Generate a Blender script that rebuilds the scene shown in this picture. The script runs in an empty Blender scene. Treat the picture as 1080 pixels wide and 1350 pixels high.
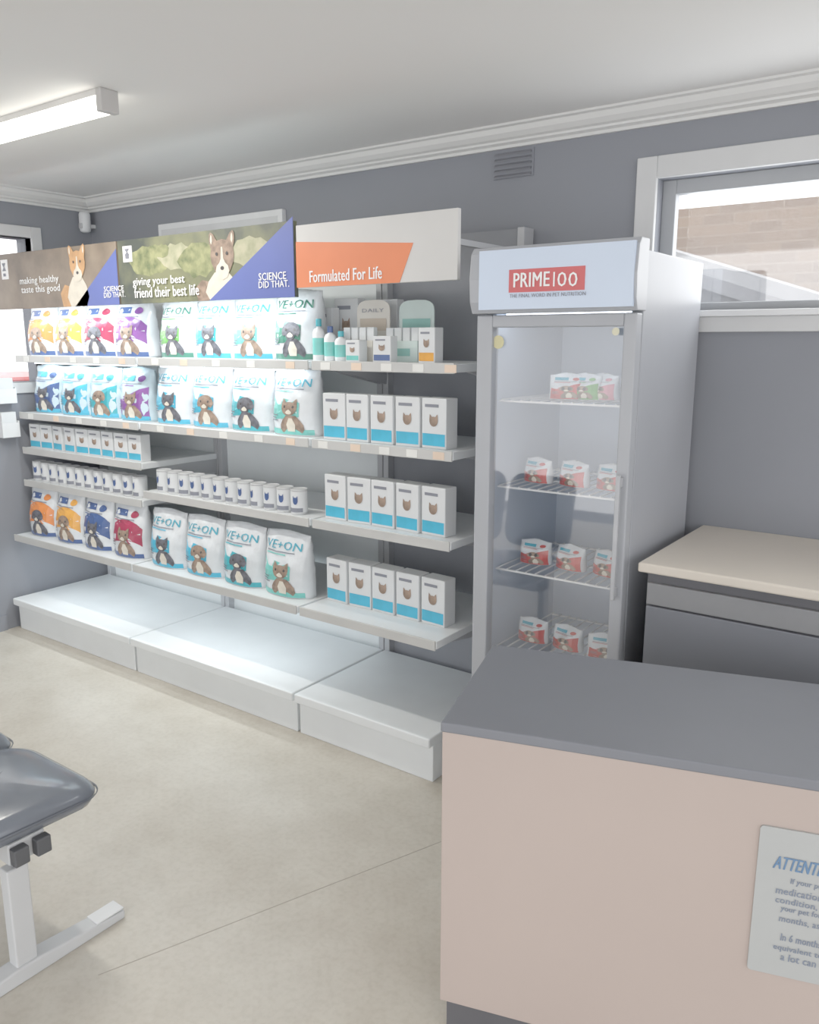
import bpy, bmesh, math, random
from mathutils import Vector
random.seed(4)
C = bpy.context.scene.collection
PI = math.pi
# ------------------------------------------------------------ camera model
F = 1080.0; PITCH = math.radians(11.77); YAW = math.radians(36); H = 1.65
def ray(px, py):
    r = (px-540)/F; up = (675-py)/F
    d = math.cos(PITCH)+up*math.sin(PITCH); u = up*math.cos(PITCH)-math.sin(PITCH)
    c, s = math.cos(YAW), math.sin(YAW)
    return Vector((r*c-d*s, r*s+d*c, u))
def onY(px, py, Y):
    v = ray(px, py); t = Y/v.y; return Vector((v.x*t, Y, H+v.z*t))
def onX(px, py, X):
    v = ray(px, py); t = X/v.x; return Vector((X, v.y*t, H+v.z*t))
def onZ(px, py, Z):
    v = ray(px, py); t = (Z-H)/v.z; return Vector((v.x*t, v.y*t, Z))
# ------------------------------------------------------------ materials
def lin(c):
    c = c/255.0
    return c/12.92 if c <= .04045 else ((c+.055)/1.055)**2.4
def S(r, g, b): return (lin(r), lin(g), lin(b))
MATS = {}
def mat(name, rgb, rough=.6, metal=0, var=.05, scale=6, bump=0, emit=0, rgb2=None):
    if name in MATS: return MATS[name]
    m = bpy.data.materials.new(name); m.use_nodes = True
    nt = m.node_tree; b = nt.nodes['Principled BSDF']
    c = S(*rgb)
    tc = nt.nodes.new('ShaderNodeTexCoord'); nz = nt.nodes.new('ShaderNodeTexNoise')
    nz.inputs['Scale'].default_value = scale; nz.inputs['Detail'].default_value = 4
    nt.links.new(tc.outputs['Object'], nz.inputs['Vector'])
    cr = nt.nodes.new('ShaderNodeValToRGB')
    cr.color_ramp.elements[0].position = .35; cr.color_ramp.elements[1].position = .65
    if rgb2: a, d = c, S(*rgb2)
    else: a, d = [x*(1-var) for x in c], [min(1, x*(1+var)) for x in c]
    cr.color_ramp.elements[0].color = (*a, 1); cr.color_ramp.elements[1].color = (*d, 1)
    nt.links.new(nz.outputs['Fac'], cr.inputs['Fac'])
    nt.links.new(cr.outputs['Color'], b.inputs['Base Color'])
    b.inputs['Roughness'].default_value = rough; b.inputs['Metallic'].default_value = metal
    if bump:
        bp = nt.nodes.new('ShaderNodeBump'); bp.inputs['Strength'].default_value = bump
        bp.inputs['Distance'].default_value = .01
        nt.links.new(nz.outputs['Fac'], bp.inputs['Height']); nt.links.new(bp.outputs['Normal'], b.inputs['Normal'])
    if emit:
        nt.links.new(cr.outputs['Color'], b.inputs['Emission Color']); b.inputs['Emission Strength'].default_value = emit
    MATS[name] = m
    return m
def glass_mat(f, name):
    m = bpy.data.materials.new(name); m.use_nodes = True
    nt = m.node_tree; nt.nodes.clear()
    o = nt.nodes.new('ShaderNodeOutputMaterial'); mx = nt.nodes.new('ShaderNodeMixShader')
    t = nt.nodes.new('ShaderNodeBsdfTransparent'); g = nt.nodes.new('ShaderNodeBsdfGlossy')
    g.inputs['Roughness'].default_value = .03; mx.inputs[0].default_value = f
    nt.links.new(t.outputs[0], mx.inputs[1]); nt.links.new(g.outputs[0], mx.inputs[2]); nt.links.new(mx.outputs[0], o.inputs[0])
    return m
GLASS = glass_mat(.08, 'clear_glass'); WGLASS = glass_mat(.14, 'window_glass')
def brick_mat():
    m = bpy.data.materials.new('pale_brick'); m.use_nodes = True
    nt = m.node_tree; b = nt.nodes['Principled BSDF']
    tc = nt.nodes.new('ShaderNodeTexCoord'); mp = nt.nodes.new('ShaderNodeMapping')
    mp.inputs['Rotation'].default_value = (PI/2, 0, 0)
    br = nt.nodes.new('ShaderNodeTexBrick'); br.inputs['Scale'].default_value = 1.0
    br.inputs['Brick Width'].default_value = .24; br.inputs['Row Height'].default_value = .08
    br.inputs['Mortar Size'].default_value = .006
    br.inputs['Color1'].default_value = (*S(160, 140, 124), 1); br.inputs['Color2'].default_value = (*S(146, 128, 116), 1)
    br.inputs['Mortar'].default_value = (*S(166, 152, 140), 1)
    nt.links.new(tc.outputs['Object'], mp.inputs['Vector']); nt.links.new(mp.outputs[0], br.inputs['Vector'])
    nt.links.new(br.outputs['Color'], b.inputs['Base Color']); b.inputs['Roughness'].default_value = .9
    return m
def floor_mat():
    m = bpy.data.materials.new('mottled_floor'); m.use_nodes = True
    nt = m.node_tree; b = nt.nodes['Principled BSDF']
    tc = nt.nodes.new('ShaderNodeTexCoord')
    n1 = nt.nodes.new('ShaderNodeTexNoise'); n1.inputs['Scale'].default_value = 3.5; n1.inputs['Detail'].default_value = 9; n1.inputs['Roughness'].default_value = .7
    n2 = nt.nodes.new('ShaderNodeTexNoise'); n2.inputs['Scale'].default_value = 55; n2.inputs['Detail'].default_value = 3
    for n in (n1, n2): nt.links.new(tc.outputs['Object'], n.inputs['Vector'])
    r1 = nt.nodes.new('ShaderNodeValToRGB'); r1.color_ramp.elements[0].position = .32; r1.color_ramp.elements[1].position = .68
    r1.color_ramp.elements[0].color = (*S(184, 176, 162), 1); r1.color_ramp.elements[1].color = (*S(204, 198, 186), 1)
    r2 = nt.nodes.new('ShaderNodeValToRGB'); r2.color_ramp.elements[0].position = .35; r2.color_ramp.elements[1].position = .55
    r2.color_ramp.elements[0].color = (.93, .925, .91, 1); r2.color_ramp.elements[1].color = (1, 1, 1, 1)
    mx = nt.nodes.new('ShaderNodeMixRGB'); mx.blend_type = 'MULTIPLY'; mx.inputs[0].default_value = 1
    nt.links.new(n1.outputs['Fac'], r1.inputs[0]); nt.links.new(n2.outputs['Fac'], r2.inputs[0])
    nt.links.new(r1.outputs[0], mx.inputs[1]); nt.links.new(r2.outputs[0], mx.inputs[2])
    nt.links.new(mx.outputs[0], b.inputs['Base Color'])
    rr = nt.nodes.new('ShaderNodeMapRange'); rr.inputs['To Min'].default_value = .25; rr.inputs['To Max'].default_value = .42
    nt.links.new(n1.outputs['Fac'], rr.inputs['Value']); nt.links.new(rr.outputs[0], b.inputs['Roughness'])
    return m
wallM = mat('slate_wall_paint', (128, 131, 139), .8, var=.03, scale=2)
ceilM = mat('ceiling_paint', (234, 233, 231), .9, var=.01, scale=1)
corniceM = mat('cornice_paint', (222, 222, 220), .7, var=.01)
trimM = mat('window_trim_paint', (204, 205, 206), .6, var=.02)
sashM = mat('window_sash_grey', (160, 163, 167), .5, var=.03)
whiteM = mat('white_enamel', (224, 226, 228), .4, var=.02)
shelfM = mat('shelf_enamel', (226, 230, 232), .4, var=.02)
backM = mat('shelf_back_panel', (228, 234, 236), .6, var=.02)
uprightM = mat('grey_upright', (176, 178, 182), .4, .1, var=.03)
stripM = mat('price_strip', (192, 192, 190), .3, var=.04)
ticketM = mat('price_ticket_paper', (226, 226, 222), .7)
ticketO = mat('price_ticket_orange', (226, 202, 180), .7)
pouchM = mat('white_pouch_film', (218, 223, 227), .18, var=.05, scale=13, bump=.5)
bluewM = mat('bluish_pouch_film', (192, 214, 224), .18, var=.06, scale=13, bump=.5)
paperM = mat('white_card', (216, 219, 221), .6, var=.02)
fridgeM = mat('fridge_grey', (158, 161, 168), .4, .0, var=.02)
fridgeD = mat('fridge_door_frame', (165, 168, 174), .35, .0, var=.02)
fridgeI = mat('fridge_interior', (184, 194, 208), .5, var=.02)
darkM = mat('black_plastic', (88, 90, 94), .5, var=.05)
lightboxM = mat('lit_sign_face', (192, 206, 226), .4, var=.02, scale=2, emit=.12)
redM = mat('sign_red', (208, 92, 94), .5, var=.02)
txtW = mat('white_print', (250, 250, 250), .6, var=.0)
txtG = mat('grey_print', (122, 125, 136), .6, var=.0)
txtT = mat('teal_print', (66, 162, 186), .6, var=.0)
txtB = mat('blue_print', (92, 126, 164), .6, var=.0)
txtS = mat('slate_blue_print', (120, 130, 148), .6, var=.0)
panelM = mat('desk_panel_laminate', (178, 162, 154), .6, var=.02, scale=2)
deskM = mat('slate_laminate', (110, 113, 121), .5, var=.03, scale=3)
creamM = mat('cream_laminate', (214, 204, 190), .4, var=.03, scale=2)
kickM = mat('black_kickboard', (82, 82, 87), .5)
vinylM = mat('grey_vinyl', (106, 112, 122), .16, var=.06, scale=5, bump=.15)
steelM = mat('silver_paint', (196, 198, 200), .35, .0, var=.03)
blackM = mat('matte_black', (74, 76, 80), .5)
ventM = mat('vent_grey', (116, 118, 126), .6)
# ------------------------------------------------------------ text geometry
_tc = {}
def text_data(body):
    if body in _tc: return _tc[body]
    cu = bpy.data.curves.new('t', 'FONT'); cu.body = body; cu.size = 1; cu.resolution_u = 2
    cu.space_character = 1.04
    o = bpy.data.objects.new('t', cu); C.objects.link(o)
    dg = bpy.context.evaluated_depsgraph_get(); dg.update()
    me = bpy.data.meshes.new_from_object(o.evaluated_get(dg))
    vs = [v.co.copy() for v in me.vertices]; fs = [tuple(p.vertices) for p in me.polygons]
    C.objects.unlink(o); bpy.data.objects.remove(o); bpy.data.curves.remove(cu); bpy.data.meshes.remove(me)
    x0 = min(v.x for v in vs); x1 = max(v.x for v in vs); y0 = min(v.y for v in vs); y1 = max(v.y for v in vs)
    d = ([((v.x-x0)/(x1-x0), (v.y-y0)/(y1-y0)) for v in vs], fs, (x1-x0)/(y1-y0))
    _tc[body] = d
    return d
WL = {}
def flat(Y): return lambda x, z: (x, Y, z)
class MB:
    def __init__(s): s.bm = bmesh.new(); s.mi = 0
    def face(s, vs):
        try:
            f = s.bm.faces.new(vs); f.material_index = s.mi; return f
        except ValueError: return None
    def box(s, x0, x1, y0, y1, z0, z1):
        v = [s.bm.verts.new(p) for p in ((x0,y0,z0),(x1,y0,z0),(x1,y1,z0),(x0,y1,z0),(x0,y0,z1),(x1,y0,z1),(x1,y1,z1),(x0,y1,z1))]
        for q in ((3,2,1,0),(4,5,6,7),(0,1,5,4),(1,2,6,5),(2,3,7,6),(3,0,4,7)): s.face([v[i] for i in q])
        return s
    def prism(s, pts, axis, a, b):
        f = {'x': lambda p, t: (t, p[0], p[1]), 'y': lambda p, t: (p[0], t, p[1]), 'z': lambda p, t: (p[0], p[1], t)}[axis]
        A = [s.bm.verts.new(f(p, a)) for p in pts]; B = [s.bm.verts.new(f(p, b)) for p in pts]
        n = len(pts)
        s.face(A[::-1]); s.face(B)
        for i in range(n): s.face([A[i], A[(i+1) % n], B[(i+1) % n], B[i]])
        return s
    def loft(s, rings, cap=True):
        R = [[s.bm.verts.new(p) for p in r] for r in rings]
        for a, b in zip(R, R[1:]):
            n = len(a)
            for i in range(n): s.face([a[i], a[(i+1) % n], b[(i+1) % n], b[i]])
        if cap: s.face(R[0][::-1]); s.face(R[-1])
        return s
    def lathe(s, prof, c=(0,0,0), n=20):
        return s.loft([[(c[0]+r*math.cos(2*PI*i/n), c[1]+r*math.sin(2*PI*i/n), c[2]+z) for i in range(n)] for r, z in prof])
    def cyl(s, p0, p1, r, n=12, r1=None):
        p0 = Vector(p0); p1 = Vector(p1); d = (p1-p0).normalized()
        a = d.orthogonal().normalized(); b = d.cross(a); r1 = r if r1 is None else r1
        return s.loft([[tuple(p+rr*(math.cos(2*PI*i/n)*a+math.sin(2*PI*i/n)*b)) for i in range(n)] for p, rr in ((p0, r), (p1, r1))])
    def star(s, poly, cx, cz, sx, sz, surf, rings=3):
        cv = s.bm.verts.new(surf(cx, cz)); prev = None
        for k in range(1, rings+1):
            t = k/rings
            R = [s.bm.verts.new(surf(cx+x*sx*t, cz+z*sz*t)) for x, z in poly]
            n = len(R)
            for i in range(n):
                if prev is None: s.face([cv, R[i], R[(i+1) % n]])
                else: s.face([prev[i], R[i], R[(i+1) % n], prev[(i+1) % n]])
            prev = R
        return s
    def rect(s, x0, x1, z0, z1, surf, nx=6, nz=4):
        g = [[s.bm.verts.new(surf(x0+(x1-x0)*i/nx, z0+(z1-z0)*j/nz)) for i in range(nx+1)] for j in range(nz+1)]
        for j in range(nz):
            for i in range(nx): s.face([g[j][i], g[j][i+1], g[j+1][i+1], g[j+1][i]])
        return s
    def text(s, body, x0, x1, z0, z1, surf, bold=0, slant=0):
        vs, fs, asp = text_data(body)
        if x1 is None: x1 = x0+(z1-z0)*asp
        h = z1-z0
        for k in range(bold+1):
            off = .056*h*k/max(1, bold)
            V = [s.bm.verts.new(Vector(surf(x0+(x1-x0)*a+off+slant*h*b, z0+h*b))+Vector((0, -.00015*k, 0))) for a, b in vs]
            for f in fs: s.face([V[i] for i in f])
        return s
    def build(s, name, mats, parent=None, bevel=0, smooth=False, recalc=True, local=False):
        if recalc: bmesh.ops.recalc_face_normals(s.bm, faces=s.bm.faces)
        w = Vector((0,0,0))
        if parent is not None and not local: w = WL.get(parent.name, w)
        bmesh.ops.translate(s.bm, verts=s.bm.verts, vec=-w)
        me = bpy.data.meshes.new(name); s.bm.to_mesh(me); s.bm.free()
        for m in (mats if isinstance(mats, (list, tuple)) else [mats]): me.materials.append(m)
        if smooth:
            for p in me.polygons: p.use_smooth = True
        o = bpy.data.objects.new(name, me); C.objects.link(o)
        if parent is not None: o.parent = parent
        WL[o.name] = w
        if bevel:
            bv = o.modifiers.new('bevel', 'BEVEL'); bv.width = bevel; bv.segments = 3; bv.limit_method = 'ANGLE'
        return o
def B(*a): return MB().box(*a)
CIR = [(math.cos(a*PI/8), math.sin(a*PI/8)) for a in range(16)]
def thing(name, label, cat, loc=(0,0,0), rotz=0, group=None):
    o = bpy.data.objects.new(name, None); C.objects.link(o); o.empty_display_size = .1
    o.location = loc; o.rotation_euler = (0,0,rotz); o['label'] = label; o['category'] = cat
    if group: o['group'] = group
    WL[o.name] = Vector(loc)
    return o
def structure(o, label=None):
    o['kind'] = 'structure'
    if label: o['label'] = label
    return o
def copy_tree(o, parent=None):
    c = o.copy(); C.objects.link(c)
    if parent is not None: c.parent = parent
    for ch in list(o.children): copy_tree(ch, c)
    return c
ORD = ['first','second','third','fourth','fifth','sixth','seventh','eighth','ninth','tenth']
# ------------------------------------------------------------ room
YW = 3.05; XL = -4.58; ZC = 2.475; XR = 2.6; YN = -2.2
structure(B(XL-.15, XR, YN, YW+.15, -.1, 0).build('floor', floor_mat()))
structure(B(XL-.15, XR, YN, YW+.15, ZC, ZC+.1).build('ceiling', ceilM))
wo = onY(868, 243, YW); WX0 = wo.x; WZ1 = onY(868, 236, YW).z; WX1 = WX0+1.75; WZ0 = onY(1000, 408, YW).z
m = MB(); m.box(XL-.15, WX0, YW, YW+.15, 0, ZC); m.box(WX1, XR, YW, YW+.15, 0, ZC)
m.box(WX0, WX1, YW, YW+.15, 0, WZ0); m.box(WX0, WX1, YW, YW+.15, WZ1, ZC)
structure(m.build('wall_back', wallM))
LY0, LY1, LZ0, LZ1 = 1.5, 2.66, 1.42, 2.22
m = MB(); m.box(XL-.15, XL, YN, LY0, 0, ZC); m.box(XL-.15, XL, LY1, YW, 0, ZC)
m.box(XL-.15, XL, LY0, LY1, 0, LZ0); m.box(XL-.15, XL, LY0, LY1, LZ1, ZC)
structure(m.build('wall_left', wallM))
cp = [(0, 0), (.085, 0), (.085, -.008), (.07, -.012), (.062, -.03), (.045, -.045), (.03, -.05), (.03, -.058), (.012, -.064), (.012, -.075), (0, -.075)]
structure(MB().prism([(YW-a, ZC+b) for a, b in cp], 'x', XL, XR).build('trim_1', corniceM), 'white stepped cornice along the window wall')
structure(MB().prism([(XL+a, ZC+b) for a, b in cp], 'y', YN, YW).build('trim_2', corniceM), 'white stepped cornice along the left wall')
a = onZ(180, 1266, 0); b = onZ(560, 1118, 0); d = (b-a).normalized(); n = Vector((-d.y, d.x, 0))*.0014
a2 = a-d*.1; b2 = b+d*.2
m = MB().prism([tuple((a2-n)[:2]), tuple((b2-n)[:2]), tuple((b2+n)[:2]), tuple((a2+n)[:2])], 'z', 0, .0006)
structure(m.build('trim_3', mat('floor_joint', (162, 155, 143), .6)), 'thin joint line in the floor covering')
structure(B(XL, XL+.012, YN, 2.3, 0, .09).build('baseboard_left', wallM))
# window_1
w1 = thing('window_1', '', 'w', (WX0, YW, WZ0)); del w1['category']
w1['label'] = 'wide high window with pale trim on the slate wall'; w1['kind'] = 'structure'
t = .075
m = MB(); m.box(WX0-t, WX0, YW-.022, YW, WZ0-t, WZ1+t); m.box(WX0, WX1+t, YW-.022, YW, WZ1, WZ1+t)
m.box(WX1, WX1+t, YW-.022, YW, WZ0-t, WZ1)
m.build('architrave', trimM, w1, bevel=.004)
B(WX0-.0, WX1, YW-.035, YW+.05, WZ0-.022, WZ0).build('sill', whiteM, w1, bevel=.003)
B(WX0, WX1, YW-.02, YW, WZ0-t, WZ0-.022).build('apron', trimM, w1, bevel=.003)
s = .05
for x0 in (WX0, WX0+.9):
    m = MB(); x1 = x0+.85
    m.box(x0, x0+s, YW+.05, YW+.09, WZ0, WZ1); m.box(x1-s, x1, YW+.05, YW+.09, WZ0, WZ1)
    m.box(x0+s, x1-s, YW+.05, YW+.09, WZ1-s, WZ1); m.box(x0+s, x1-s, YW+.05, YW+.09, WZ0, WZ0+.03)
    m.build('sash', sashM, w1, bevel=.003)
B(WX0+.03, WX1-.03, YW+.068, YW+.072, WZ0+.01, WZ1-.01).build('pane', WGLASS, w1)
# window_2
w2 = thing('window_2', '', 'w', (XL, LY0, LZ0)); del w2['category']; w2['label'] = 'white framed window on the left wall behind the shelving sign'; w2['kind'] = 'structure'
m = MB()
m.box(XL-.06, XL+.015, LY0-.06, LY0, LZ0-.06, LZ1+.06); m.box(XL-.06, XL+.015, LY1, LY1+.06, LZ0-.06, LZ1+.06)
m.box(XL-.06, XL+.015, LY0, LY1, LZ1, LZ1+.06); m.box(XL-.06, XL+.015, LY0, LY1, LZ0-.06, LZ0)
m.box(XL-.05, XL-.01, LY1-.45, LY1-.42, LZ0, LZ1)
m.build('frame', trimM, w2, bevel=.003)
B(XL-.04, XL-.035, LY0, LY1, LZ0, LZ1).build('pane', GLASS, w2)
# outside
structure(B(-16, 8, -4, 12, -.35, -.3).build('ground', mat('asphalt', (104, 104, 108), .9, var=.1, scale=3)))
o = B(-4.0, 6, 7.0, 7.2, -.3, onY(960, 270, 7.0).z).build('neighbouring_brick_building', brick_mat()); o['label'] = 'pale brick building seen through the high window'; o['category'] = 'building'
pa = onY(930, 343, 5.2); pb = onY(1080, 388, 5.2); sl = (pb.z-pa.z)/(pb.x-pa.x)
xa, xb = pa.x-1.2, pb.x+1.6
def zl(x): return pa.z+(x-pa.x)*sl
cr_ = thing('carport', 'pale sloping roof edge in front of the brick building outside', 'carport', (pa.x, 5.2, -.3))
MB().prism([(xa, zl(xa)-.1), (xb, zl(xb)-.1), (xb, zl(xb)), (xa, zl(xa))], 'y', 5.1, 6.6).build('roof_sheet', mat('pale_roof_sheet', (178, 180, 184), .5, var=.04), cr_)
MB().prism([(xa, zl(xa)-.16), (xb, zl(xb)-.16), (xb, zl(xb)-.08), (xa, zl(xa)-.08)], 'y', 5.06, 5.1).build('fascia', mat('fascia_grey', (146, 148, 154), .5), cr_)
MB().prism([(xa+.1, -.3), (xb-.1, -.3), (xb-.1, zl(xb)-.12), (xa+.1, zl(xa)-.12)], 'y', 5.2, 5.25).build('end_wall', mat('rendered_wall', (168, 170, 174), .8), cr_)
car = thing('car', 'red parked car outside the left window', 'car', (-9.3, 4.6, -.3))
redc = mat('car_red', (176, 74, 72), .3, var=.02); cg = mat('car_glass', (110, 120, 130), .15)
prof = [(-2.1, .3), (-2.1, .75), (-1.95, .95), (-1.0, 1.05), (-.4, 1.5), (-.2, 1.58), (1.0, 1.58), (1.25, 1.5), (1.8, 1.08), (2.1, 1.0), (2.15, .6), (2.1, .3)]
R = [[(x, y, z) for y, z in prof] for x in (-.85, -.8, .8, .85)]
for i, f in ((0, .97), (3, .97)): R[i] = [(x, y*f, .3+(z-.3)*f+.01) for x, y, z in R[i]]
MB().loft(R).build('car_body', redc, car, local=True)
m = MB(); m.prism([(-.75, 1.1), (-.3, 1.46), (.3, 1.48), (.3, 1.1)], 'x', .85, .862); m.build('side_window', cg, car, local=True)
m = MB(); m.prism([(.38, 1.1), (.38, 1.48), (1.0, 1.48), (1.45, 1.1)], 'x', .85, .862); m.build('side_window', cg, car, local=True)
for y in (-1.35, 1.35):
    for x in (-.82, .66): MB().cyl((x, y, .32), (x+.2, y, .32), .32, 20).build('wheel', blackM, car, local=True)
# ------------------------------------------------------------ wall items
v0 = onY(652, 201, YW); v1 = onY(704, 231, YW)
vt = thing('wall_vent', 'small slate painted louvred vent high on the wall', 'vent', (v0.x, YW, v1.z))
zt = (v0.z+onY(704, 195, YW).z)/2; zb = v1.z
B(v0.x, v1.x, YW-.006, YW, zb, zt).build('back_plate', wallM, vt)
for k in range(5):
    m = MB(); z = zb+(zt-zb)*(k+.35)/5
    m.prism([(YW-.006, z), (YW-.016, z-.006), (YW-.016, z-.002), (YW-.006, z+.008)], 'x', v0.x+.008, v1.x-.008)
    m.build('louvre', ventM, vt)
q = onY(214, 297, YW); q1 = onY(252, 306, YW)
wp = thing('wall_panel', 'flat white panel on the slate wall just above the shelf signs', 'panel', (q.x, YW, q1.z-.25))
B(q.x, q.x+.95, YW-.03, YW, q1.z-.25, q.z).build('board', whiteM, wp, bevel=.004)
B(q.x+.03, q.x+.92, YW-.033, YW-.03, q1.z-.22, q.z-.03).build('face_sheet', mat('pale_sheet', (206, 208, 210), .6), wp)
sx, sy, sz = XL+.05, YW-.07, onY(122, 306, YW-.06).z
st = thing('motion_sensor', 'small white motion sensor high in the room corner', 'sensor', (sx, sy, sz))
m = MB(); m.lathe([(.018, 0), (.03, .008), (.033, .05), (.033, .1), (.026, .115)], (0,0,0), 16); m.build('housing', whiteM, st, smooth=True, local=True)
m = MB(); m.box(-.05, .0, .0, .07, .03, .05); m.build('bracket', whiteM, st, local=True)
B(-.012, .018, -.036, -.028, .02, .05).build('lens', mat('sensor_lens', (190, 190, 192), .3), st, bevel=.003, local=True)
# ceiling batten
tubeM = mat('lit_tube_diffuser', (255, 251, 240), .5, var=0, emit=4)
BH = .07
def batten(x0, y, label, L=1.22):
    r = thing('ceiling_light', label, 'light', (x0, y, ZC-BH))
    MB().box(.03, L-.03, -.032, .032, BH-.02, BH).build('housing', mat('batten_housing', (215, 213, 210), .5), r, local=True)
    m = MB(); m.prism([(-.03, BH-.02), (-.03, .006), (-.024, 0), (.024, 0), (.03, .006), (.03, BH-.02)], 'x', .02, L-.02)
    m.build('diffuser', tubeM, r, local=True)
    for a, b in ((0, .03), (L-.03, L)):
        MB().box(a, b, -.035, .035, -.003, BH).build('end_cap', mat('batten_end_cap', (186, 184, 182), .5), r, bevel=.004, local=True)
    return r
e = onZ(146, 147, ZC-BH)
batten(e.x-1.22, e.y, 'lit white fluorescent batten on the ceiling at upper left')
# ------------------------------------------------------------ shelving
stripL = mat('shelf_strip_light', (235, 248, 255), .5, var=0, emit=3)
LV = [1.57, 1.255, 1.055, .868, .56]
def unit(x0, x1, label, levels, fronts, hdr, bk, lit):
    r = thing('shelving_unit', label, 'shelving', ((x0+x1)/2, 2.7, 0))
    B(x0+.03, x1-.03, YW-.05, YW-.03, .1, hdr[1]-.02).build('back_panel', bk, r)
    for x in (x0, x1-.03): B(x, x+.03, YW-.09, YW-.01, 0, hdr[1]-.02).build('upright', uprightM, r, bevel=.003)
    for x in (x0+.01, x1-.03): B(x, x+.02, 2.44, YW-.09, hdr[0]+.1, hdr[0]+.12).build('sign_arm', uprightM, r)
    bf = 2.33
    B(x0+.005, x1-.005, bf+.03, YW-.09, 0, .15).build('base_plinth', shelfM, r, bevel=.004)
    B(x0+.003, x1-.003, bf, YW-.09, .15, .19).build('base_deck', shelfM, r, bevel=.006)
    if lit:
        B(x0+.08, x1-.08, 2.445, 2.465, hdr[0]+.005, hdr[0]+.02).build('strip_light', stripL, r)
        area('shelf_strip_light', ((x0+x1)/2, 2.455, hdr[0]), (math.radians(20), 0, 0), x1-x0-.2, .03, 3.2, (.86, .96, 1))
    for z, fy in zip(levels, fronts):
        sh = B(x0+.005, x1-.005, fy, YW-.09, z-.03, z).build('shelf', shelfM, r, bevel=.003)
        for x in (x0+.008, x1-.024):
            MB().prism([(fy+.1, z-.032), (YW-.09, z-.11), (YW-.09, z-.03), (fy+.1, z-.03)], 'x', x, x+.016).build('bracket', uprightM, sh)
        B(x0+.008, x1-.008, fy-.008, fy, z-.034, z+.004).build('price_strip', stripM, sh, bevel=.002)
        if lit and z in (1.57, .56):
            B(x0+.1, x1-.1, fy+.05, fy+.07, z-.042, z-.03).build('strip_light', stripL, sh)
            area('shelf_strip_light', ((x0+x1)/2, fy+.06, z-.044), (math.radians(15), 0, 0), x1-x0-.25, .02, 1.6 if z < 1 else 1.2, (.88, .96, 1))
        if z > 1.2:
            n = 5
            for k in range(n):
                xx = x0+(x1-x0)*(k+.5)/n+random.uniform(-.03, .03)
                B(xx, xx+.05, fy-.0095, fy-.008, z-.03, z-.002).build('price_ticket', ticketO if k % 3 == 1 else ticketM, sh)
    return r
def area(name, loc, rot, sx, sy, e, col=(1,1,1)):
    l = bpy.data.lights.new(name, 'AREA'); l.shape = 'RECTANGLE'; l.size = sx; l.size_y = sy; l.energy = e; l.color = col
    o = bpy.data.objects.new(name, l); C.objects.link(o); o.location = loc; o.rotation_euler = rot; return o
XA, XB, XD = -4.545, -3.44, -1.60
XC_ = onY(388, 340, 2.42).x+.006
HB = onY(168, 401, 2.42).z; HT = onY(152, 318, 2.42).z
u1 = unit(XA, XB, 'white shelving unit in the room corner, stocked with bags, cartons and tins', LV, [2.49, 2.48, 2.48, 2.47, 2.38], (HB, HT), backM, True)
u2 = unit(XB+.005, XC_, 'middle white shelving unit stocked with two rows of turquoise lettered bags', [1.57, 1.255, .92, .56], [2.49, 2.48, 2.47, 2.38], (HB, HT), backM, True)
u3 = unit(XC_+.005, XD, 'narrow shelving unit beside the fridge, holding bottles and display cartons', [1.57, 1.255, .92, .56], [2.49, 2.48, 2.47, 2.38], (HB+.06, HT), mat('slate_back_panel', (132, 135, 142), .6), False)
YH = 2.42
def corner_flash(o, xr, z0, w, h, col, y):
    m = MB(); m.prism([(xr-w, z0), (xr, z0), (xr, z0+h)], 'y', y-.002, y); return m.build('corner_flash', col, o)
purpleM = mat('violet_blue', (88, 102, 174), .5, var=.03)
boardB = mat('board_photo_brown', (96, 82, 70), .45, scale=4, rgb2=(146, 130, 112))
boardG = mat('board_photo_green', (68, 74, 68), .45, scale=5, rgb2=(122, 124, 92))
furT = mat('tan_fur_print', (198, 150, 104), .6, var=.1, scale=30); furC = mat('cream_fur_print', (220, 212, 196), .6, var=.06, scale=30)
furD = mat('dark_fur_print', (88, 88, 96), .6, var=.4, scale=40); furB = mat('brown_fur_print', (142, 120, 104), .6, var=.3, scale=40)
eyeM = mat('dark_eye_print', (64, 60, 60), .5)
xr1 = onY(155, 360, YH).x
h1 = B(XA-.03, xr1, YH, YH+.02, HB, HT).build('header_sign', boardB, u1, bevel=.002)
h1['label'] = 'brown photo sign with a sitting corgi and white slogan'
def T(m, body, pl, pt, pr, pb, Y, bold=2):
    a = onY(pl, (pt+pb)/2, Y); b = onY(pr, (pt+pb)/2, Y); c = onY((pl+pr)/2, pt, Y).z; d = onY((pl+pr)/2, pb, Y).z
    m.text(body, a.x, b.x, d, c, flat(Y), bold)
m = MB(); T(m, 'making healthy', 26, 364, 77, 376, YH-.003, 3); T(m, 'taste this good', 28, 376, 79, 388, YH-.003, 3)
m.build('lettering', txtW, h1, recalc=False)
corner_flash(h1, xr1, HB, .36, .25, purpleM, YH)
m = MB(); T(m, 'SCIENCE', 137, 377, 163, 384, YH-.005, 3); T(m, 'DID THAT.', 137, 385, 165, 392, YH-.005, 3); m.build('flash_lettering', txtW, h1, recalc=False)
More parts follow.
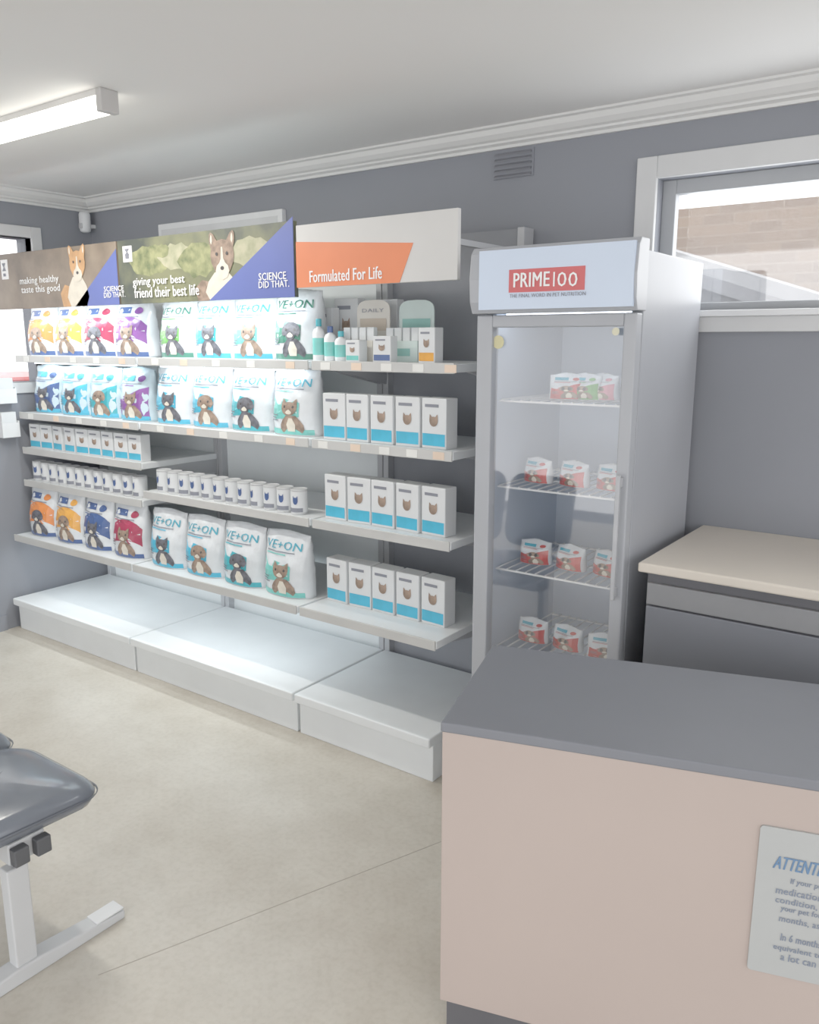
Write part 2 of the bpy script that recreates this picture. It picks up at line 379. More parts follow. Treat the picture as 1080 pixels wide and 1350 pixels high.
def board_dog(h, px, py, k, coat, pale):
    c = onY(px, py, YH); cx, cz = c.x, c.z; hb = (cz-HB-.02)/2
    m = MB(); m.star([(-.5,-1),(.2,-1),(.6,-.3),(.4,.6),(-.2,.8),(-.7,.1)], cx-.11*k, HB+hb*.8, .09*k, hb*.8, flat(YH-.0015), 2); m.build('dog_back', coat, h, recalc=False)
    m = MB(); m.star([(-.55,-1),(.55,-1),(.75,-.4),(.6,.3),(.3,.9),(-.3,.9),(-.6,.3),(-.75,-.4)], cx-.01, HB+hb, .13*k, hb, flat(YH-.002), 2); m.build('dog_chest', pale, h, recalc=False)
    m = MB(); m.star([(0,-.8),(.22,-.74),(.38,-.55),(.56,-.25),(.6,0),(.56,.22),(.64,.5),(.64,.72),(.56,.82),(.42,.74),(.24,.5),(0,.55),(-.24,.5),(-.42,.74),(-.56,.82),(-.64,.72),(-.64,.5),(-.56,.22),(-.6,0),(-.56,-.25),(-.38,-.55),(-.22,-.74)], cx, cz+.04*k, .115*k, .11*k, flat(YH-.003), 2)
    m.build('dog_head', coat, h, recalc=False)
    for dx in (-1, 1):
        m = MB(); m.star([(0,-.8),(.5,-.2),(.4,.6),(0,1),(-.4,.4),(-.5,-.3)], cx+dx*.06*k, cz+.1*k, .012*k, .022*k, flat(YH-.004), 1); m.build('dog_inner_ear', pale, h, recalc=False)
    m = MB(); m.star([(0,-1),(.5,-.85),(.72,-.45),(.6,-.1),(.3,.1),(.14,.35),(.08,1.1),(-.08,1.1),(-.14,.35),(-.3,.1),(-.6,-.1),(-.72,-.45),(-.5,-.85)], cx, cz+.005, .055*k, .06*k, flat(YH-.004), 2); m.build('dog_muzzle', pale, h, recalc=False)
    m = MB(); m.star(CIR, cx, cz-.01*k, .011*k, .008*k, flat(YH-.005), 1); m.build('dog_nose', eyeM, h, recalc=False)
    for dx in (-.03, .03):
        m = MB(); m.star(CIR, cx+dx*k, cz+.045*k, .007*k, .007*k, flat(YH-.005), 1); m.build('dog_eye', eyeM, h, recalc=False)
board_dog(h1, 103, 357, .95, furT, furC)
def logo(h, pl, pt, pr, pb):
    a = onY(pl, pt, YH); b = onY(pr, pb, YH)
    B(a.x, b.x, YH-.003, YH, b.z, a.z).build('emblem', txtW, h)
    m = MB(); m.star([(-1,-1),(1,-1),(.2,.1),(1,1),(-1,1),(-.2,-.1)], (a.x+b.x)/2, b.z+(a.z-b.z)*.62, (b.x-a.x)*.28, (a.z-b.z)*.2, flat(YH-.005), 1); m.build('emblem_mark', txtG, h, recalc=False)
    m = MB(); m.rect(a.x+.02, b.x-.02, b.z+.015, b.z+.03, flat(YH-.005), 1, 1); m.build('emblem_text_line', txtG, h, recalc=False)
logo(h1, 1, 343, 12, 368)
xl2 = xr1+.012; xr2 = onY(388, 340, YH).x
h2 = B(xl2, xr2, YH, YH+.02, HB, HT).build('header_sign', boardG, u2, bevel=.002)
h2['label'] = 'dark green photo sign with a sitting brown and white dog and white slogan'
foliM = [mat('olive_foliage_print', (96, 106, 70), .6, rgb2=(152, 154, 108), scale=22), mat('pale_foliage_print', (150, 152, 120), .6, rgb2=(180, 176, 146), scale=22)]
zmid = (HB+HT)/2; hz = (HT-HB)/2
for j, (px, sx_, sz_, zz) in enumerate(((196, .15, .45, .3), (232, .12, .38, .35), (262, .13, .5, .2), (330, .12, .4, .3), (214, .05, .2, .55))):
    c = onY(px, 335, YH); m = MB()
    m.star([(math.cos(a*PI/10)*(1+.12*math.sin(a*5+j)), math.sin(a*PI/10)*(1+.12*math.cos(a*3+j))) for a in range(20)], c.x, zmid+hz*zz, sx_, hz*sz_, flat(YH-.0003*(j+1)), 2)
    m.build('foliage_picture', foliM[j % 2], h2, recalc=False)
board_dog(h2, 294, 350, 1.05, furB, furC)
m = MB(); T(m, 'giving your best', 175, 364, 243, 378, YH-.006, 3); T(m, 'friend their best life', 177, 377, 262, 391, YH-.006, 3); m.build('lettering', txtW, h2, recalc=False)
corner_flash(h2, xr2, HB, .5, .3, purpleM, YH-.002)
m = MB(); T(m, 'SCIENCE', 341, 359, 377, 369, YH-.007, 3); T(m, 'DID THAT.', 341, 370, 381, 379, YH-.007, 3); m.build('flash_lettering', txtW, h2, recalc=False)
logo(h2, 162, 325, 175, 345)
xl3 = xr2+.012; xr3 = onY(603, 370, YH).x; HB3 = onY(500, 374, YH).z
orangeM = mat('sign_orange', (232, 128, 84), .5, var=.03)
h3 = B(xl3, xr3, YH, YH+.02, HB3, HT-.02).build('header_sign', mat('pale_sign_board', (210, 209, 207), .5, var=.02), u3, bevel=.002)
h3['label'] = 'orange and white sign with slanted orange band'
xo = onY(527, 370, YH).x
m = MB(); m.prism([(xl3, HB3), (xo, HB3), (xo+.06, HT-.12), (xl3, HT-.08)], 'y', YH-.002, YH); m.build('orange_band', orangeM, h3)
m = MB(); T(m, 'Formulated For Life', 408, 354, 503, 370, YH-.004, 3); m.build('lettering', txtW, h3, recalc=False)
# ------------------------------------------------------------ food bags
def bag_t(x, z, W, Hh, D):
    zz = min(max(z/Hh, 0), 1)
    f = (1-zz**3.4)*(.86+.14*math.sin(PI*min(1, zz*1.4)))+.03
    return D/2*f*(1-.7*abs(2*x/W)**3)+(.0028*math.sin(z*110+x*55)+.0015*math.sin(z*60-x*90))*zz
catB = [(-.55,-1),(.55,-1),(.66,-.7),(.64,-.3),(.5,.1),(.3,.5),(-.3,.5),(-.5,.1),(-.64,-.3),(-.66,-.7)]
catH = [(0,-.78),(.3,-.72),(.55,-.5),(.7,-.15),(.72,.2),(.7,.5),(.66,.98),(.5,.86),(.3,.6),(0,.64),(-.3,.6),(-.5,.86),(-.66,.98),(-.7,.5),(-.72,.2),(-.7,-.15),(-.55,-.5),(-.3,-.72)]
dogH = [(0,-.85),(.25,-.82),(.42,-.6),(.5,-.35),(.66,-.5),(.84,-.3),(.88,0),(.76,.45),(.5,.72),(.25,.84),(0,.86),(-.25,.84),(-.5,.72),(-.76,.45),(-.88,0),(-.84,-.3),(-.66,-.5),(-.5,-.35),(-.42,-.6),(-.25,-.82)]
def make_bag(label, W, Hh, D, style, colM, pet, petM, film=None, letters='VE+ON', lm=None, group=None):
    r = thing('food_bag', label, 'bag', (0,0,0), 0, group)
    m = MB(); nx, nz = 14, 22
    def wx(x, z):
        zz = z/Hh; return x*(1-.03*math.sin(PI*zz)-.02*zz+.006*math.sin(z*120))
    def top(x, j): return .005*math.cos(x/W*PI*2) if j == nz else 0
    rings = []
    for j in range(nz+1):
        z = Hh*j/nz; ring = []
        for i in range(nx+1):
            x = -W/2+W*i/nx; ring.append((wx(x, z), -bag_t(x, z, W, Hh, D), z+top(x, j)))
        for i in range(nx+1):
            x = W/2-W*i/nx; ring.append((wx(x, z), bag_t(x, z, W, Hh, D)+.0005, z+top(x, j)))
        rings.append(ring)
    m.loft(rings); p = m.build('pouch', film or pouchM, r, smooth=True, local=True)
    def SF(o): return lambda x, z: (wx(x, z), -bag_t(x, z, W, Hh, D)-o, z)
    sf, sf2, sf3, sf4 = SF(.0022), SF(.0034), SF(.0046), SF(.0056)
    m = MB()
    if style == 'swoosh':
        m.star([(-1,-1),(-.6,-.8),(-.2,-.75),(.4,-.9),(1,-1.1),(1,-.3),(1,.3),(.75,.7),(.4,.9),(0,1),(-.4,.96),(-.8,.78),(-1,.55),(-1,-.2)], W*.08, Hh*.48, W*.38, Hh*.22, sf)
    elif style == 'band':
        m.star([(-1,-1),(-.5,-.9),(0,-.8),(.5,-.7),(1,-.6),(1,0),(1,.6),(0,.9),(-1,1),(-1,0)], -W*.1, Hh*.4, W*.36, Hh*.18, sf)
    elif style == 'lower':
        m.star([(-1,-1),(0,-1),(1,-1),(1,0),(1,1),(.6,.85),(.2,.6),(-.4,.4),(-1,.3),(-1,-.3)], 0, Hh*.34, W*.45, Hh*.31, sf)
    m.build('colour_panel', colM, r, recalc=False, local=True)
    m = MB(); m.rect(-W*.46, W*.46, Hh*.02, Hh*.1, sf, 10, 2); m.build('base_band', lm or colM, r, recalc=False, local=True)
    px = W*.1
    m = MB(); m.star(catB, px, Hh*.22, W*.36, Hh*.17, sf2, 3)
    pp = m.build('pet_picture', petM, r, recalc=False, local=True)
    m = MB(); m.star(catH if pet == 'cat' else dogH, px-.01, Hh*.42, W*.23, Hh*.145, sf3, 3); m.build('pet_head', petM, pp, recalc=False, local=True)
    m = MB(); m.star([(0,-1),(.5,-.9),(.8,-.5),(.6,0),(.15,.5),(-.15,.5),(-.6,0),(-.8,-.5),(-.5,-.9)], px-.01, Hh*.375, W*.09, Hh*.045, sf4, 1); m.build('pet_muzzle', furC, pp, recalc=False, local=True)
    m = MB(); m.star([(-.6,-1),(.6,-1),(.8,0),(.3,1),(-.3,1),(-.8,0)], px, Hh*.17, W*.12, Hh*.1, sf3, 1); m.build('pet_chest', furC, pp, recalc=False, local=True)
    for dx in (-.07, .07):
        m = MB(); m.star(CIR[::2], px-.01+dx*W*1.3, Hh*.44, .006, .006, sf4, 1); m.build('pet_eye', eyeM, pp, recalc=False, local=True)
    lmat = lm or txtT
    if letters:
        m = MB(); m.text(letters, -W*.42, W*.4, Hh*.74, Hh*.86, sf2, 3); m.build('lettering', lmat, r, recalc=False, local=True)
    else:
        m = MB(); m.star([(-1,-1),(0,-1),(1,-1),(1,1),(0,1),(-1,1)], -W*.14, Hh*.81, W*.2, Hh*.055, sf2, 1); m.build('printed_block', lmat, r, recalc=False, local=True)
        m = MB(); m.star(CIR, W*.27, Hh*.8, W*.09, Hh*.06, sf2, 1); m.build('printed_seal', colM, r, recalc=False, local=True)
    for k, (xa, xb) in enumerate(((-.36, .3), (-.36, .12), (-.4, -.2), (-.4, -.24), (-.4, -.18))):
        zz = (.695, .66, .3, .26, .22)[k]
        m = MB(); m.rect(W*xa, W*xb, Hh*zz, Hh*(zz+.016), sf3, 5, 1); m.build('small_print_line', txtG if k != 1 else colM, r, recalc=False, local=True)
    return r
def cm(n, c): return mat(n, c, .3, var=.08, scale=20)
oran = cm('print_orange', (226, 132, 70)); maro = cm('print_maroon', (160, 52, 78)); purp = cm('print_purple', (128, 76, 150))
green = cm('print_green', (104, 168, 88)); teal = cm('print_teal', (58, 164, 178)); cyan = cm('print_cyan', (66, 172, 206))
navy = cm('print_navy', (62, 86, 138)); dgreen = cm('print_dark_green', (62, 120, 102)); amber = cm('print_amber', (228, 160, 72)); mint = cm('print_mint', (108, 192, 184))
def put(o, x, y, z, rz=0): o.location = (x, y, z); o.rotation_euler = (0,0,rz)
sp = [('orange', oran, 'dog', furB), ('amber', amber, 'cat', furB), ('maroon', maro, 'dog', furD), ('purple', purp, 'cat', furB)]
for i, (nm, cmx, pet, pm) in enumerate(sp):
    o = make_bag(f'white food bag with {nm} panel, {ORD[i]} from left on top shelf of corner unit', .27, .285, .17, 'swoosh', cmx, pet, pm, letters=None, group='bags on the corner unit top shelf', lm=navy)
    put(o, XA+.15+i*.272, 2.605, LV[0], random.uniform(-.03, .03))
sp = [('green', green, 'cat', furD, dgreen), ('dark teal', teal, 'cat', furD, txtT), ('pale mint', mint, 'cat', furB, txtT), ('dark green', dgreen, 'dog', furD, dgreen)]
for i, (nm, cmx, pet, pm, lm) in enumerate(sp):
    o = make_bag(f'white food bag with {nm} print, {ORD[i]} from left on top shelf of middle unit', .255, .275 if i < 3 else .29, .16, 'band', cmx, pet, pm, lm=lm, group='bags on the middle unit top shelf')
    put(o, XB+.205+i*.258, 2.605, LV[0], random.uniform(-.03, .03))
protos = []
sp = [('navy cat', navy, 'cat', furD), ('cyan cat', cyan, 'cat', furD), ('teal dog', teal, 'dog', furB), ('violet and red', purp, 'cat', furB)]
for i, (nm, cmx, pet, pm) in enumerate(sp):
    o = make_bag(f'pale food bag with {nm} print, {ORD[i]} from left, second shelf of corner unit', .262, .265, .16, 'lower', cmx, pet, pm, film=bluewM, letters=None, group='bags on the corner unit second shelf', lm=cyan)
    put(o, XA+.155+i*.267, 2.605, LV[1], random.uniform(-.03, .03)); protos.append(o)
for i in range(4):
    nm, cmx, pet, pm = [('grey cat', cyan, 'cat', furD), ('brown dog', cyan, 'dog', furB), ('dark dog', teal, 'dog', furD), ('brown cat', mint, 'cat', furB)][i]
    o = make_bag(f'turquoise lettered food bag with {nm}, {ORD[i]} from left, second shelf of middle unit', .265, .28, .16, 'band', cmx, pet, pm, group='bags on the middle unit second shelf')
    put(o, XB+.155+i*.269, 2.6, LV[1], random.uniform(-.03, .03)); protos.append(o)
for i in range(4):
    nm, cmx, pet, pm = [('orange', oran, 'dog', furD), ('amber', amber, 'dog', furB), ('navy', navy, 'cat', furD), ('maroon', maro, 'cat', furB)][i]
    o = make_bag(f'white food bag with {nm} panel, {ORD[i]} from left on lowest shelf of corner unit', .262, .285, .16, 'swoosh', cmx, pet, pm, letters=None, lm=navy, group='bags on the corner unit low shelf')
    put(o, XA+.15+i*.268, 2.51, .56, random.uniform(-.03, .03)); protos.append(o)
for i in range(4):
    o = copy_tree(protos[4+i]); put(o, XB+.16+i*.269, 2.51, .56, random.uniform(-.03, .03))
    o['label'] = f'turquoise lettered food bag, {ORD[i]} from left on lowest shelf of middle unit'; o['group'] = 'bags on the middle unit low shelf'
# tins
def make_tin():
    r = thing('food_tin', 'white and blue food tin in the row on the corner unit shelf', 'tin', (0,0,0), 0, 'food tins in a row on the corner unit')
    MB().lathe([(.036, 0), (.038, .003), (.036, .006), (.036, .104), (.038, .107), (.036, .11), (.033, .107)], n=20).build('can', steelM, r, smooth=False, local=True)
    m = MB(); n = 20
    m.loft([[(.0368*math.cos(2*PI*i/n), .0368*math.sin(2*PI*i/n), z) for i in range(n)] for z in (.01, .1)], cap=False); m.build('paper_label', paperM, r, smooth=True, local=True)
    cs = lambda x, z: (.0378*math.sin(x), -.0378*math.cos(x), z)
    m = MB(); m.rect(-.9, .9, .012, .03, cs, 8, 1); m.build('label_band', txtG, r, recalc=False, local=True)
    m = MB(); m.star(catH, 0, .062, .45, .022, cs, 2); m.build('label_picture', navy, r, recalc=False, local=True)
    return r
t0 = make_tin()
for i in range(12):
    o = t0 if i == 0 else copy_tree(t0)
    put(o, XA+.07+i*.085, 2.53, LV[3], random.uniform(-.3, .3))
for i in range(12):
    o = copy_tree(t0); put(o, XB+.1+i*.083, 2.53, .92, random.uniform(-.3, .3))
    o['label'] = 'white and blue food tin in the row on the middle unit'; o['group'] = 'food tins in a row on the middle unit'
def make_carton(label, w, h, d, cM, group=None, pet=True):
    r = thing('small_carton', label, 'carton', (0,0,0), 0, group)
    B(-w/2, w/2, -d/2, d/2, 0, h).build('box', paperM, r, bevel=.003, local=True)
    m = MB(); m.rect(-w/2+.004, w/2-.004, .008, h*.3, flat(-d/2-.001), 1, 1); m.build('printed_band', cM, r, recalc=False, local=True)
    m = MB(); m.star(catH, 0, h*.55, w*.24, h*.14, flat(-d/2-.0015), 1); m.build('pet_picture', furB, r, recalc=False, local=True)
    m = MB(); m.rect(-w*.36, w*.2, h*.82, h*.88, flat(-d/2-.001), 1, 1); m.build('printed_title', txtG, r, recalc=False, local=True)
    return r
k0 = make_carton('small white treat carton in the row on the corner unit', .1, .135, .06, cyan, 'treat cartons on the corner unit')
for i in range(9):
    o = k0 if i == 0 else copy_tree(k0); put(o, XA+.085+i*.115, 2.54, LV[2], random.uniform(-.1, .1))
# ------------------------------------------------------------ narrow unit stock
def rounded_board(w, h, n=10):
    pts = [(-w/2, 0), (w/2, 0)]
    r = w/2*.5
    for k in range(n+1):
        a = PI*k/n; ca = math.cos(a)
        pts.append((w/2*math.copysign(abs(ca)**.6, ca), h-r+r*abs(math.sin(a))**.8))
    return pts
def display_box(label, w, h, col, col2, words):
    r = thing('display_carton', label, 'display box', (0,0,0))
    m = MB(); m.prism([(-w/2, 0), (w/2, 0), (w/2, h*.34), (-w/2, h*.34)], 'y', -.06, .05); m.build('tray', col, r, bevel=.003, local=True)
    m = MB(); m.prism(rounded_board(w, h), 'y', .052, .056); hb = m.build('header_card', col, r, local=True)
    m = MB(); m.rect(-w*.4, w*.4, h*.5, h*.7, flat(.05), 1, 1); m.build('card_print', col2, hb, recalc=False, local=True)
    if words:
        m = MB(); m.text(words, -w*.33, w*.33, h*.8, h*.86, flat(.0495)); m.build('card_lettering', txtG, hb, recalc=False, local=True)
    m = MB(); m.rect(-w*.42, w*.3, h*.1, h*.22, flat(-.0615), 1, 1); m.build('tray_print', col2, r, recalc=False, local=True)
    for k in range(4):
        x = -w*.36+k*w*.24; MB().box(x-w*.1, x+w*.1, -.045, -.02, h*.3, h*.55).build('sachet', paperM, r, bevel=.003, local=True)
    return r
def atpx(px, Y): return onY(px, 462, Y).x
o = display_box('cream display carton with rounded header card on the narrow shelving unit', .17, .245, mat('cream_card', (206, 201, 192), .6), mat('card_tan', (180, 166, 150), .6), 'DAILY'); put(o, atpx(478, 2.62), 2.64, LV[0])
o = display_box('mint and white display carton nearest the fridge on the narrow shelving unit', .17, .24, mat('mint_card', (194, 210, 206), .6), mat('card_mint', (128, 176, 168), .6), None); put(o, atpx(535, 2.64), 2.66, LV[0])
def bottle(label, h, r_, cap, g=None):
    t = thing('small_bottle', label, 'bottle', (0,0,0), 0, g)
    MB().lathe([(r_*.9, 0), (r_, .006), (r_, h*.66), (r_*.8, h*.75), (r_*.38, h*.8), (r_*.38, h*.84)], n=16).build('bottle_body', whiteM, t, smooth=True, local=True)
    MB().lathe([(r_*.46, h*.82), (r_*.46, h*.98), (r_*.4, h)], n=14).build('cap', cap, t, local=True)
    m = MB(); n = 16; m.loft([[(r_*1.02*math.cos(2*PI*i/n), r_*1.02*math.sin(2*PI*i/n), z) for i in range(n)] for z in (h*.15, h*.55)], cap=False); m.build('bottle_label', mint, t, smooth=True, local=True)
    return t
for i, (px, h, l) in enumerate(((421, .17, 'tall white bottle with teal cap'), (436, .14, 'medium white bottle with navy cap'), (450, .12, 'short white bottle with teal cap'))):
    put(bottle(l+' beside the cream display carton', h, .026, [teal, navy, teal][i]), atpx(px, 2.56), 2.56, LV[0])
kk = make_carton('tall white and orange carton behind the small bottles', .1, .22, .05, oran); put(kk, atpx(432, 2.72), 2.72, LV[0])
kk = make_carton('tall white and teal carton behind the cream display carton', .13, .26, .05, teal); put(kk, atpx(462, 2.78), 2.78, LV[0])
kk = make_carton('tall white and amber carton behind the mint display carton', .13, .25, .05, amber); put(kk, atpx(512, 2.8), 2.8, LV[0])
kk = make_carton('small white and navy carton in front of the display cartons', .08, .1, .05, navy); put(kk, atpx(508, 2.53), 2.53, LV[0], .1)
kk = make_carton('small white and amber carton at the fridge end of the top shelf', .08, .13, .05, amber); put(kk, atpx(568, 2.56), 2.56, LV[0], -.1)
kk = make_carton('low white and mint carton between the bottles and display cartons', .07, .085, .05, mint); put(kk, atpx(470, 2.53), 2.53, LV[0])
for lv, z in (('second', 1.255), ('third', .92), ('lowest', .56)):
    for i in range(5):
        o = copy_tree(k0); o.scale = (1.15, 1.2, 1.4); put(o, XC_+.09+i*.124, 2.56, z, random.uniform(-.08, .08))
        o['label'] = f'white treat carton on the {lv} shelf of the narrow unit'; o['group'] = f'treat cartons on the {lv} shelf of the narrow unit'
# leaflet holder
lh = thing('leaflet_holder', 'white wall holder with stacked leaflets left of the shelving', 'holder', (XL, 2.36, 1.12))
for nm, z0 in (('lower_pocket', .0), ('upper_pocket', .19)):
    m = MB(); m.box(.0, .004, 0, .1, z0, z0+.13); m.box(.004, .06, 0, .004, z0, z0+.09); m.box(.004, .06, .096, .1, z0, z0+.09); m.box(.056, .06, .004, .096, z0, z0+.08); m.box(.004, .056, .004, .096, z0, z0+.004)
    pk = m.build('pocket', whiteM, lh, local=True)
    B(.008, .045, .008, .092, z0+.004, z0+.14).build('leaflet_stack', paperM, pk, local=True)
# ------------------------------------------------------------ fridge
YF = 2.40
fx0 = onY(629, 420, YF).x; fx1 = onY(840, 420, YF).x; fzT = onY(735, 319, YF-.03).z; fzB = onY(735, 409, YF-.03).z
fr = thing('display_fridge', 'tall grey glass door display fridge with a lit sign header', 'fridge', ((fx0+fx1)/2, 2.7, 0))
yb = 3.0
m = MB(); m.box(fx0, fx0+.035, YF+.05, yb, .12, fzT-.03); m.box(fx1-.035, fx1, YF+.05, yb, .12, fzT-.03)
m.box(fx0+.035, fx1-.035, YF+.05, yb, fzB+.0, fzT-.03); m.box(fx0+.035, fx1-.035, YF+.05, yb, .12, .2)
m.build('cabinet', fridgeM, fr, bevel=.004)
m = MB(); m.box(fx0+.035, fx1-.035, yb-.03, yb, .2, fzB); m.box(fx0+.035, fx0+.04, YF+.06, yb-.03, .2, fzB); m.box(fx1-.04, fx1-.035, YF+.06, yb-.03, .2, fzB)
m.build('interior_lining', fridgeI, fr)
m = MB(); m.prism([(YF+.05, fzB-.005), (YF-.02, fzB-.005), (YF-.035, fzB+.03), (YF-.04, (fzB+fzT)/2), (YF-.03, fzT-.02), (YF-.015, fzT), (YF+.05, fzT)], 'x', fx0-.008, fx1+.008)
hc = m.build('header_case', fridgeD, fr, bevel=.003)
ys = YF-.0415
a = onY(631, 400, ys).x; b = onY(834, 400, ys).x
m = MB(); m.prism([(a, fzB+.006), (b, fzB+.006), (b, fzT-.012), (a, fzT-.012)], 'y', ys, YF-.03)
m.build('lit_sign', lightboxM, hc)
a = onY(671, 370, ys-.002); b = onY(771, 370, ys-.002); z1 = onY(721, 353, ys).z; z0 = onY(721, 384, ys).z
B(a.x, b.x, ys-.002, ys, z0, z1).build('red_plate', redM, hc)
m = MB(); T(m, 'PRIME', 677, 359, 724, 378, ys-.004, 4); m.build('lettering', txtW, hc, recalc=False)
for ch, p0, p1 in (('I', 729.5, 731.5), ('0', 735, 747), ('0', 749.5, 761.5)):
    m = MB(); T(m, ch, p0, 358.5, p1, 377.5, ys-.004, 0); m.build('lettering', txtW, hc, recalc=False)
m = MB(); T(m, 'THE FINAL WORD IN PET NUTRITION', 672, 386, 772, 391, ys-.003, 1); m.build('tagline', txtG, hc, recalc=False)
dz1 = fzB-.01; dz0 = .2
gi0 = onY(648, 470, YF).x; gi1 = onY(820, 470, YF).x; gz1 = onY(735, 431, YF).z
m = MB(); m.box(fx0, gi0, YF, YF+.045, dz0, dz1); m.box(gi1, fx1, YF, YF+.045, dz0, dz1); m.box(gi0, gi1, YF, YF+.045, gz1, dz1); m.box(gi0, gi1, YF, YF+.045, dz0, dz0+.06)
dr = m.build('door', fridgeD, fr, bevel=.005)
B(gi0-.005, gi1+.005, YF+.018, YF+.024, dz0+.055, gz1+.005).build('glass_pane', GLASS, dr)
m = MB(); m.box(gi1+.012, gi1+.026, YF-.03, YF-.018, .85, 1.25); m.box(gi1+.012, gi1+.026, YF-.018, YF, .86, .89); m.box(gi1+.012, gi1+.026, YF-.018, YF, 1.21, 1.24); m.build('handle', uprightM, dr, bevel=.003)
def disc(m, px, py, r, Y):
    c = onY(px, py, Y); m.star(CIR, c.x, c.z, r, r, flat(Y), 1)
m = MB(); disc(m, 657, 451, .022, YF+.016); m.build('round_sticker', mat('sticker_yellow', (212, 204, 156), .6), dr, recalc=False)
m = MB(); disc(m, 812, 437, .012, YF-.001); m.build('small_round_sticker', mat('sticker_cream', (216, 212, 184), .6), dr, recalc=False)
B(fx0+.01, fx1-.01, YF+.03, yb, .0, .12).build('base_grille', darkM, fr, bevel=.003)
B(fx0+.06, fx1-.06, YF+.09, YF+.12, fzB-.03, fzB).build('interior_light', mat('fridge_light', (235, 245, 255), .5, var=0, emit=3), fr)
shz = [onY(775, 527, 2.62).z]; shz = [shz[0], shz[0]-.3, shz[0]-.6, shz[0]-.9]
for z in shz:
    m = MB()
    for k in range(13):
        x = fx0+.05+(fx1-fx0-.1)*k/12; m.box(x-.002, x+.002, YF+.09, yb-.04, z-.004, z)
    for y in (YF+.09, YF+.3, yb-.05): m.box(fx0+.041, fx1-.041, y, y+.006, z-.01, z-.004)
    m.build('wire_shelf', whiteM, fr)
cols = [('red', cm('print_red', (196, 76, 72))), ('green', green), ('pink', cm('print_pink', (208, 136, 152)))]
for j, z in enumerate(shz):
    for i, (nm, cc) in enumerate(cols):
        if j == 0:
            o = make_bag(f'small {nm} chilled food packet on the top shelf inside the fridge', .12, .085, .07, 'lower', cc, 'dog', furB, letters=None, group='chilled packets on the top fridge shelf')
            px = (750, 775, 798)[i]; put(o, atpx(px, 2.6+.02*i), 2.6+.02*i, z+.001, random.uniform(-.3, .3))
            if i == 0: q0 = o
        else:
            o = copy_tree(q0); put(o, (fx0+fx1)/2-.14+i*.14, 2.62, z+.001, random.uniform(-.3, .3))
            o['label'] = f'small red chilled food packet on the {ORD[j]} shelf inside the fridge'; o['group'] = f'chilled packets on the {ORD[j]} fridge shelf'
# ------------------------------------------------------------ wall counter
bz = onY(995, 700, YW).z; by = onZ(995, 766, bz).y; bx0 = fx1+.05
bn = thing('wall_counter', 'cream topped counter against the wall below the window', 'counter', (bx0+.8, (by+YW)/2, 0))
B(bx0, 2.2, by, YW-.002, bz-.03, bz).build('worktop', creamM, bn, bevel=.006)
B(bx0+.02, 2.18, by+.04, YW-.002, .1, bz-.03).build('cabinet_body', kickM, bn)
B(bx0+.02, 2.18, by+.07, YW-.002, 0, .1).build('kickboard', kickM, bn)
for k in range(5):
    x0 = bx0+.025+k*.55
    if x0+.54 > 2.2: break
    d = B(x0, x0+.54, by+.022, by+.04, .12, bz-.14).build('cabinet_door', deskM, bn, bevel=.003)
    B(x0, x0+.54, by+.022, by+.04, bz-.134, bz-.065).build('drawer', mat('drawer_grey', (130, 131, 134), .5), bn, bevel=.003)
# ------------------------------------------------------------ reception desk
C0 = onZ(580, 1318, .1); ang = math.atan2(.291, .957); TZ = .81
rd = thing('reception_desk', 'reception desk with beige front panel and slate top', 'desk', (C0.x, C0.y, 0), ang)
L = 1.12; DD = .5
LB = B
LB(0, L, 0, .02, .1, TZ-.012).build('front_panel', panelM, rd, bevel=.002, local=True)
LB(0, .02, .02, DD-.03, .1, TZ-.012).build('end_panel', panelM, rd, local=True)
LB(L-.02, L, .02, DD-.03, .1, TZ-.012).build('end_panel', panelM, rd, local=True)
LB(-.003, L+.005, -.004, DD, TZ-.012, TZ+.012).build('desktop', deskM, rd, bevel=.004, local=True)
LB(.01, L-.01, .025, .045, 0, .1).build('kickboard', kickM, rd, local=True)
LB(.02, L-.02, DD-.12, DD-.1, .3, TZ-.012).build('modesty_panel', deskM, rd, local=True)
LB(.025, .045, .045, DD-.1, 0, .1).build('kickboard', kickM, rd, local=True)
LB(L-.04, L-.02, .045, DD-.1, 0, .1).build('kickboard', kickM, rd, local=True)
def onDesk(px, py):
    v = ray(px, py); n = Vector((-math.sin(ang), math.cos(ang), 0)); t = (C0.x*n.x+C0.y*n.y)/(v.x*n.x+v.y*n.y)
    p = Vector((v.x*t, v.y*t, H+v.z*t)); dx = p.x-C0.x; dy = p.y-C0.y
    return (dx*math.cos(ang)+dy*math.sin(ang), p.z)
tl = onDesk(1003, 1086); bl = onDesk(999, 1278)
nt_ = thing('notice_sign', 'pale laminated notice with blue writing on the reception desk front', 'sign', (C0.x+tl[0]*math.cos(ang), C0.y+tl[0]*math.sin(ang), bl[1]), ang)
hh = tl[1]-bl[1]; ww = hh*.95
m = MB(); r_ = .008; pts = []
for cx, cz, a0 in ((ww-r_, hh-r_, 0), (r_, hh-r_, 90), (r_, r_, 180), (ww-r_, r_, 270)):
    for k in range(5):
        a = math.radians(a0+k*22.5); pts.append((cx+r_*math.cos(a), cz+r_*math.sin(a)))
m.prism(pts, 'y', -.005, -.0005); m.build('sheet', mat('laminated_sheet', (172, 175, 175), .3, var=.02), nt_, local=True)
mh = MB(); ml = MB()
def nline(m, body, px, py, px1, hpx, Y, n, bold, slant):
    a = onDesk(px, py+hpx/2); b = onDesk(px, py-hpx/2); e_ = onDesk(px1, py)
    asp = text_data(body)[2]; aspn = text_data(body[:n])[2]; h_ = b[1]-a[1]
    w_ = (e_[0]-a[0])*asp/aspn
    m.text(body, a[0]-tl[0], a[0]-tl[0]+w_, a[1]-bl[1], b[1]-bl[1], flat(Y), bold, slant)
